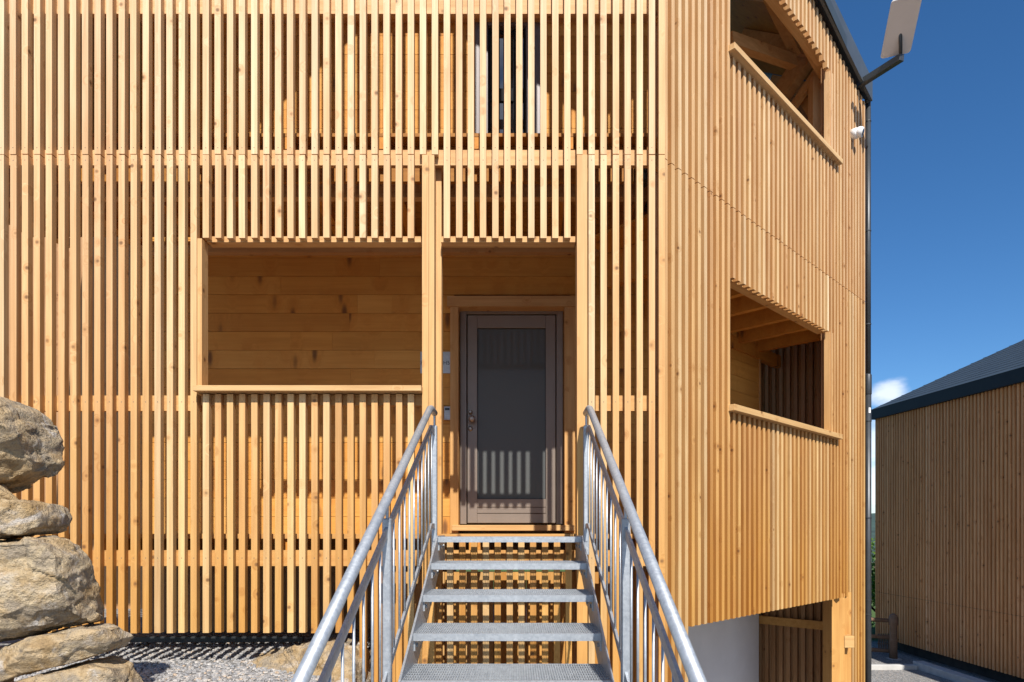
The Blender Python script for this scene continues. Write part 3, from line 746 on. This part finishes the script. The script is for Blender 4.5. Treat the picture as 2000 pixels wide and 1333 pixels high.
# a narrow platform grating closes the gap between the top tread and the porch
for sx in (-1, 1):
    X = SC + sx*(SW+.006); m = MB()
    ya, yb = 1.1, 4.16
    prof = [(ya, nose(ya)+.012), (yb, nose(yb)+.012), (4.56, .01-.0), (4.56, -.20), (4.30, -.21), (ya+.1, nose(ya+.1)-.215), (ya, nose(ya)-.20)]
    prof[2] = (4.56, -.028); prof[1] = (yb, -.028)
    n = len(prof); w = .005
    m.v = [(X-w, y, z) for y, z in prof] + [(X+w, y, z) for y, z in prof]
    m.f = [tuple(range(n)), tuple(range(n, 2*n))[::-1]] + [(i, (i+1)%n, n+(i+1)%n, n+i) for i in range(n)]
    st_ = m.build('stringer', M['galv'], ST)
    # tread brackets and bolts
    for i, y in enumerate(ys_[:7]):
        m = MB(); z = -.035-RS*i
        xi = X - sx*.012
        m.box(min(xi, X-sx*.005), max(xi, X-sx*.005), y+.02, y+.30, z-.085, z-.036)
        for yy in (y+.06, y+.24): m.lathe((X-sx*.012, yy, z-.062), (-sx,0,0), [(0,.011),(.008,.011),(.009,.007)], 6)
        m.build('tread_bracket', M['galv'], ST)
    # railing
    RX = SC + sx*.510
    slope = 1.187/2.59
    def hz(y): return .80 - (4.30-y)*slope
    rl = bpy.data.objects.new('railing', None); C.objects.link(rl); rl.location = (RX, 2.8, -.6); adopt(rl, ST); 
    def ur(o): o.parent = rl; o.matrix_parent_inverse = Matrix.Translation(rl.location).inverted(); return o
    m = MB(); m.tube([(RX, 4.50, .795), (RX, 4.36, .795), (RX, 4.318, .793), (RX, 4.285, .783), (RX, 4.25, hz(4.25)), (RX, .9, hz(.9))], .0212, 20)
    ur(m.build('handrail', M['galv'], None, smooth=True))
    # upper and lower flat rails
    PO = (4.49, 2.86, 1.25)
    m = MB(); m.beam((RX, 4.49, .664), (RX, 4.30, .664), .012, .040, (0,0,1)); ur(m.build('flat_rail', M['galv'], None))
    m = MB(); m.beam((RX, 4.30, .664), (RX, 1.0, .664-(4.30-1.0)*slope), .012, .040); ur(m.build('flat_rail', M['galv'], None))
    m = MB(); m.beam((RX, 4.49, .035), (RX, 4.33, .035), .012, .034); ur(m.build('flat_rail', M['galv'], None))
    m = MB(); m.beam((RX, 4.33, .035), (RX, 1.0, .035-(4.33-1.0)*.4375), .012, .034); ur(m.build('flat_rail', M['galv'], None))
    for k, py in enumerate(PO):
        zt = hz(py)-.085 if k else .71; zb = (nose(py)-.21) if k else -.16
        m = MB(); m.box(RX-.019, RX+.019, py-.019, py+.019, zb, zt); ur(m.build('railing_post', M['galv'], None, bevel=.005))
        m = MB(); m.tube([(RX, py, zt-.005), (RX, py, (hz(py) if k else .795)-.015)], .007, 8); ur(m.build('rail_stem', M['galv'], None))
        m = MB(); xa, xb = sorted((X+sx*.005, RX-sx*.019)); m.box(xa, xb, py-.03, py+.03, zb+.02, zb+.10)
        m.lathe((RX-0, py-.0195, zb+.10), (0,-1,0), [(0,.009),(.006,.009)], 6)
        ur(m.build('post_fixing', M['galv'], None))
    rods = []
    for a, b2 in ((PO[1], PO[0]), (PO[2], PO[1])):
        nb = 11
        for q_ in range(1, nb):
            y = a + (b2-a)*q_/nb
            zt = min(.664, .664-(4.30-y)*slope) - .012; zb = min(.035, .035-(4.33-y)*.4375) + .012
            m = MB(); m.tube([(RX, y, zb), (RX, y, zt)], .0055, 8); ur(m.build('baluster', M['galv'], None, smooth=True))

# ---------------------------------------------------------------- boulders
def boulder(name, label, poly, yc, dep, seed, rough=.03, flat=3.0):
    # poly: outline (x, z) in metres at depth yc; the stone swells dep/2 to either side
    cx = sum(p[0] for p in poly)/len(poly); cz = sum(p[1] for p in poly)/len(poly)
    bm = bmesh.new(); K = 7; rings = []
    for k in range(-K, K+1):
        tt = k/K*.985; s = (1-abs(tt)**flat)**(1/flat)
        rings.append([bm.verts.new((cx+(x-cx)*s, yc+tt*dep/2, cz+(z-cz)*s)) for x, z in poly])
    n = len(poly)
    for a, b2 in zip(rings, rings[1:]):
        for i in range(n): bm.faces.new((a[i], a[(i+1)%n], b2[(i+1)%n], b2[i]))
    bm.faces.new(rings[0]); bm.faces.new(rings[-1][::-1])
    bmesh.ops.recalc_face_normals(bm, faces=bm.faces)
    rs = random.Random(seed); ext = max(max(p[0] for p in poly)-cx, max(p[1] for p in poly)-cz)
    for k in range(16):                          # chip off flat facets
        dv = Vector((rs.uniform(-.8,.8), -1 if k % 5 else 1, rs.uniform(-.8,.8)) if k < 10 else (rs.uniform(-1,1), rs.uniform(-.7,.4), rs.uniform(-1,1))).normalized()
        far = max(v.co.dot(dv) for v in bm.verts); ctr = Vector((cx, yc, cz)).dot(dv)
        co = Vector((cx, yc, cz)) + dv*((far-ctr)*(rs.uniform(.58,.84) if k < 10 else rs.uniform(.86,.98)))
        r_ = bmesh.ops.bisect_plane(bm, geom=bm.verts[:]+bm.edges[:]+bm.faces[:], plane_co=co, plane_no=dv, clear_outer=True)
        ed = [e for e in r_['geom_cut'] if isinstance(e, bmesh.types.BMEdge)]
        if ed: bmesh.ops.contextual_create(bm, geom=ed)
    me = bpy.data.meshes.new(name); bm.to_mesh(me); bm.free()
    o = bpy.data.objects.new(name, me); C.objects.link(o)
    rm = o.modifiers.new('r', 'REMESH'); rm.mode = 'VOXEL'; rm.voxel_size = .0075
    dg = bpy.context.evaluated_depsgraph_get(); me2 = bpy.data.meshes.new_from_object(o.evaluated_get(dg)); o.modifiers.clear(); o.data = me2
    off = Vector((seed*7.3, seed*3.1, seed*1.7))
    norms = [v.normal.copy() for v in me2.vertices]
    for v, nv in zip(me2.vertices, norms):
        p = v.co
        big = noise.noise(p*2.6+off)
        cell = noise.voronoi(p*5.0+off)[0]; facet = (cell[1]-cell[0])
        fine = noise.fractal(p*9+off, 1.0, 2.1, 5)
        strat = noise.noise(Vector((p.x*3, p.y*3, p.z*22))+off)
        rid = 1-abs(noise.noise(p*7+off)*2)
        q = Vector((p.x, p.y, p.z*1.7)); stp = 0.0
        for fr, am in ((2.6, 1.15), (6.2, .55), (14, .22)):
            cp = noise.voronoi(q*fr+off)[1][0]; hv = noise.cell_vector(cp*13.7)
            hv = Vector((hv[0]-.5, hv[1]-.5, hv[2]-.5)); stp += am*((q*fr+off-cp).dot(hv)*1.5 + (hv.x)*.9)
        v.co = p + nv*rough*stp*.9 + nv*(rough*(.3*big - .8*max(0, .16-facet)*1.6 + .22*fine + .22*strat + .07*noise.noise(p*60+off)))
    me2.materials.append(M['stone'])
    for p in me2.polygons: p.use_smooth = True
    me2.update(); return tag(o, label, 'boulder', None)
def pxpoly(pts, D): return [((x-24-VX)*D/F, (HY-y)*D/F) for x, y in pts]
DS = 2.95
def bl(name_label, pts, dep=.5, seed=1, D=DS, rough=.03, flat=3.0, off=0):
    o = boulder('boulder', name_label, [((a+9-off-VX)*(D+dep*.36)/F, (HY-b_)*(D if b_ < HY else D-dep*.2)/F) for a, b_ in pts], D, dep, seed, rough*.8, 9.0); o['group'] = 'boulders of the dry stone bank'; return o
bl('rounded boulder at the very top of the dry stone stack', [(-140,815),(-90,768),(-20,760),(40,770),(78,800),(97,860),(105,900),(98,920),(60,942),(15,957),(-60,960),(-140,930)], .55, 1, rough=.025, off=-8)
bl('thin dark wedge stone squeezed under the topmost boulder', [(-140,955),(-30,958),(20,950),(45,948),(75,972),(90,990),(20,1000),(-140,1000)], .40, 2, D=3.0, rough=.015)
bl('long flat stone just above the biggest boulder of the stack', [(-160,1000),(-40,992),(30,985),(85,978),(122,985),(134,1010),(133,1030),(110,1045),(60,1048),(10,1060),(-160,1062)], .5, 3, rough=.022)
bl('biggest tan boulder in the middle of the stone stack', [(-170,1070),(-30,1066),(60,1056),(130,1050),(165,1062),(186,1090),(190,1140),(196,1190),(204,1222),(185,1232),(120,1245),(40,1262),(-60,1275),(-170,1270)], .58, 4, rough=.03, flat=4.0)
bl('slanting slab stone below the biggest boulder of the stack', [(5,1338),(12,1312),(60,1275),(130,1245),(215,1230),(248,1234),(260,1262),(245,1287),(200,1302),(120,1318),(50,1345)], .5, 5, D=2.98, rough=.02)
bl('pale bottom stone peeking out under the slanting slab', [(60,1400),(70,1345),(150,1322),(225,1304),(262,1318),(285,1370),(270,1400)], .5, 6, D=3.0, rough=.02)
bl('dark stone at the lower left edge of the stack', [(-180,1280),(-60,1282),(0,1290),(12,1320),(5,1400),(-180,1400)], .45, 7, D=3.05, rough=.02)
# big block beside the stairs
poly = [(-1.95,-1.25),(-1.98,-.96),(-1.80,-.86),(-1.5,-.81),(-1.25,-.79),(-1.13,-.80),(-1.06,-.88),(-1.04,-1.2),(-1.08,-1.6),(-1.3,-1.7),(-1.8,-1.65)]
ob = boulder('boulder', 'broad flat-topped boulder on the gravel beside the stairs, striped by batten shadows', poly, 4.56, 1.30, 12, .03, 6.0)
ob['group'] = 'boulders beside the stairs'
poly = [(-1.55,-1.9),(-1.5,-1.45),(-1.25,-1.28),(-.95,-1.3),(-.85,-1.5),(-.85,-1.9)]
ob = boulder('boulder', 'lower rough boulder at the foot of the bank beside the stairs', poly, 3.65, .7, 15, .035, 4.0); ob['group'] = 'boulders beside the stairs'

# pebbles lying on the gravel
pm = MB(); rp = random.Random(3)
for k in range(15000):
    x = rp.uniform(-3.9, -1.05); y = rp.uniform(3.55, 6.0); z = gz(x, y)
    r = rp.uniform(.006, .0155); n = len(pm.v); ang = rp.uniform(0, 6.28); ca, sa = math.cos(ang), math.sin(ang)
    a_, b_, c_ = r*rp.uniform(.9,1.5), r*rp.uniform(.7,1.1), r*rp.uniform(.5,.9)
    ps = [(a_,0,0),(0,b_,0),(-a_,0,0),(0,-b_,0),(.55*a_,.55*b_,c_),(-.55*a_,.5*b_,c_),(-.5*a_,-.55*b_,c_*.9),(.5*a_,-.55*b_,c_),]
    for (px, py, pz) in ps: pm.v.append((x+px*ca-py*sa, y+px*sa+py*ca, z+.003+pz))
    pm.f += [(n+0,n+1,n+4),(n+1,n+5,n+4),(n+1,n+2,n+5),(n+2,n+6,n+5),(n+2,n+3,n+6),(n+3,n+7,n+6),(n+3,n+0,n+7),(n+0,n+4,n+7),(n+4,n+5,n+6,n+7)]
tag(pm.build('pebbles', M['pebble']), 'loose grey pebbles covering the ground beside the stone stack', 'gravel', kind='stuff')

# ---------------------------------------------------------------- neighbouring house
N = thing('neighbouring_house', 'shaded batten-clad house with a dark hipped roof at the right edge', 'house', (9.5, 9.5, -2.3))
NX0 = 7.3; NY1 = 13.58; ZB = -2.12
def nzt(y): return 2.27 - (13.58-y)*.033
mb = MB(); mb2 = MB(); y = 3.0; r = random.Random(5)
while y < NY1 - .03:
    if y > 5.2:
        mb.box(NX0-.030+r.uniform(-.002,.002), NX0, y, y+.042, -1.225, nzt(y)); mb2.box(NX0-.030+r.uniform(-.002,.002), NX0, y, y+.042, ZB, -1.231)
    y += .0835
mb.build('upper_battens', M['nb'], N); mb2.build('lower_battens', M['nb'], N)
obl('wall', 'nbback', NX0+.002, 13.2, 3.0, NY1-.02, ZB+.02, 2.2, N)
obl('plinth', 'dark_base', NX0+.15, 13.0, 3.1, NY1-.2, -2.7, ZB, N)
xx = NX0
mb = MB()
# fascia
mb.hexa([(NX0-.10,3.0,nzt(3.0)),(NX0,3.0,nzt(3.0)),(NX0,NY1+.04,nzt(NY1)),(NX0-.10,NY1+.04,nzt(NY1)),
         (NX0-.10,3.0,nzt(3.0)+.215),(NX0,3.0,nzt(3.0)+.215),(NX0,NY1+.04,nzt(NY1)+.195),(NX0-.10,NY1+.04,nzt(NY1)+.195)])
nr = MB()
E = NX0-.105; zt = 2.47
za, zc = nzt(3.0)+.217, nzt(NY1)+.197
A = [(E,3.0,za),(E,NY1+.045,zc),(E+3.0,NY1+.045-3.0,zc+1.56),(E+3.0,5.8,zc+1.5),(E+6.4,3.0,za),(E+6.4,NY1+.045,zc)]
nr.v = A; nr.f = [(0,1,2,3),(1,5,2),(2,5,4,3),(0,3,4),(0,4,5,1)]
nro = nr.build('roof', M['roof'], N)
fo = mb.build('fascia', M['darkfascia']); adopt(fo, nro)
# roof seams
sm = MB(); q0, q1, q2, q3 = [Vector(p) for p in (A[0], A[1], A[2], A[3])]
nr_n = (q1-q0).cross(q3-q0).normalized(); nr_n = nr_n if nr_n.z > 0 else -nr_n
for k in range(1, 22):
    f = k/22; a = q0.lerp(q1, 0).lerp(q3, f); b2 = q1.lerp(q2, f); sm.beam(a+nr_n*.004, b2+nr_n*.004, .010, .004, nr_n)
adopt(sm.build('roof_seams', M['fascia']), nro)
# kerb
mb = MB(); mb.box(6.72, 6.90, 3.0, 11.35, -2.6, -2.20); mb.box(5.6, 6.718, 11.2, 11.33, -2.6, -2.25)
k_ = mb.build('kerb', M['concrete'], bevel=.008); tag(k_, kind='structure')
# fence
fn = thing('rail_fence', 'old wooden rail fence with a round post between the two houses', 'fence', (6.87, 12.2, -2.35))
m = MB(); m.lathe((6.87, 12.2, -2.45), (0,0,1), [(0,.070),(.5,.066),(.72,.062),(.755,.078),(.86,.080),(.92,.06),(.95,.02)], 18); m.build('fence_post', M['log'], fn, smooth=True)
m = MB(); m.lathe((6.87, 12.2, -2.37), (0,0,1), [(0,.16),(.04,.15),(.05,.10)], 20); m.build('post_foot', M['concrete'], fn, smooth=True)
for z in (-1.64, -1.95, -2.2):
    m = MB(); m.tube([(6.87, 12.24, z), (6.2, 12.5, z+.02), (3.4, 13.6, z-.02)], [.035, .04, .035], 10); m.build('fence_rail', M['log'], fn, smooth=True)
m = MB(); m.lathe((3.4, 13.6, -2.6), (0,0,1), [(0,.08),(1.2,.08),(1.22,.05)], 14); m.build('fence_post', M['log'], fn, smooth=True)
lt_ = thing('lattice_panel', 'low dark lattice panel at the foot of the neighbouring wall beside the fence post', 'lattice', (7.05, 12.4, -2.35))
for i in range(7):
    m = MB(); x = 6.98 + .045*i; m.box(x, x+.02, 12.9, 12.92, -2.45, -1.98); m.build('lattice_slat', M['log'], lt_)
for z in (-2.35, -2.18, -2.02):
    m = MB(); m.box(6.95, 7.28, 12.88, 12.898, z, z+.02); m.build('lattice_bar', M['log'], lt_)

# ---------------------------------------------------------------- trees beyond the fence
def tree(name, label, x, y, z0, h, rad, seed, n=5000, leaf=.10):
    t_ = thing(name, label, 'tree', (x, y, z0)); r = random.Random(seed)
    tm = MB(); tm.tube([(x, y, z0-.3), (x+.05, y, z0+h*.35), (x-.05, y+.1, z0+h*.75)], [.12, .09, .03], 10)
    blobs = []
    for k in range(16):
        a = r.uniform(0, 6.28); hh = r.uniform(.12, .95); rr = rad*(1-.6*abs(hh-.4))*r.uniform(.35, .95)
        c = Vector((x+math.cos(a)*rr, y+math.sin(a)*rr, z0+h*hh)); blobs.append((c, rad*r.uniform(.28, .5)))
        st = Vector((x, y, z0+h*hh*.6)); tm.tube([st, st.lerp(c, .6)+Vector((0,0,.1)), c], [.035, .02, .008], 6)
    tm.build('trunk', M['bark'], t_, smooth=True)
    cm = MB()
    for k in range(n):
        c, br = blobs[r.randrange(len(blobs))]
        d = Vector((r.gauss(0,1), r.gauss(0,1), r.gauss(0,1))).normalized()*br*(r.random()**.35)
        p = c + d; u = Vector((r.gauss(0,1), r.gauss(0,1), r.gauss(0,.6))).normalized()
        w = u.cross(Vector((r.gauss(0,1), r.gauss(0,1), r.gauss(0,1)))).normalized(); s = leaf*r.uniform(.6, 1.2)
        k0 = len(cm.v); cm.v += [tuple(p-u*s*.5), tuple(p+w*s*.28), tuple(p+u*s*.5), tuple(p-w*s*.28)]; cm.f.append((k0, k0+1, k0+2, k0+3))
    me = bpy.data.meshes.new('crown'); me.from_pydata(cm.v, [], cm.f); me.materials.append(M['leaf'])
    o = bpy.data.objects.new('crown', me); C.objects.link(o); adopt(o, t_)
tree('leafy_tree', 'bright green leafy tree seen between the downpipe and the neighbouring house', 9.3, 17.2, -3.2, 3.2, 1.5, 2, 9000)
tree('leafy_tree', 'darker green bush low behind the rail fence', 7.0, 15.6, -2.7, 2.0, 1.3, 5, 7000, .08)
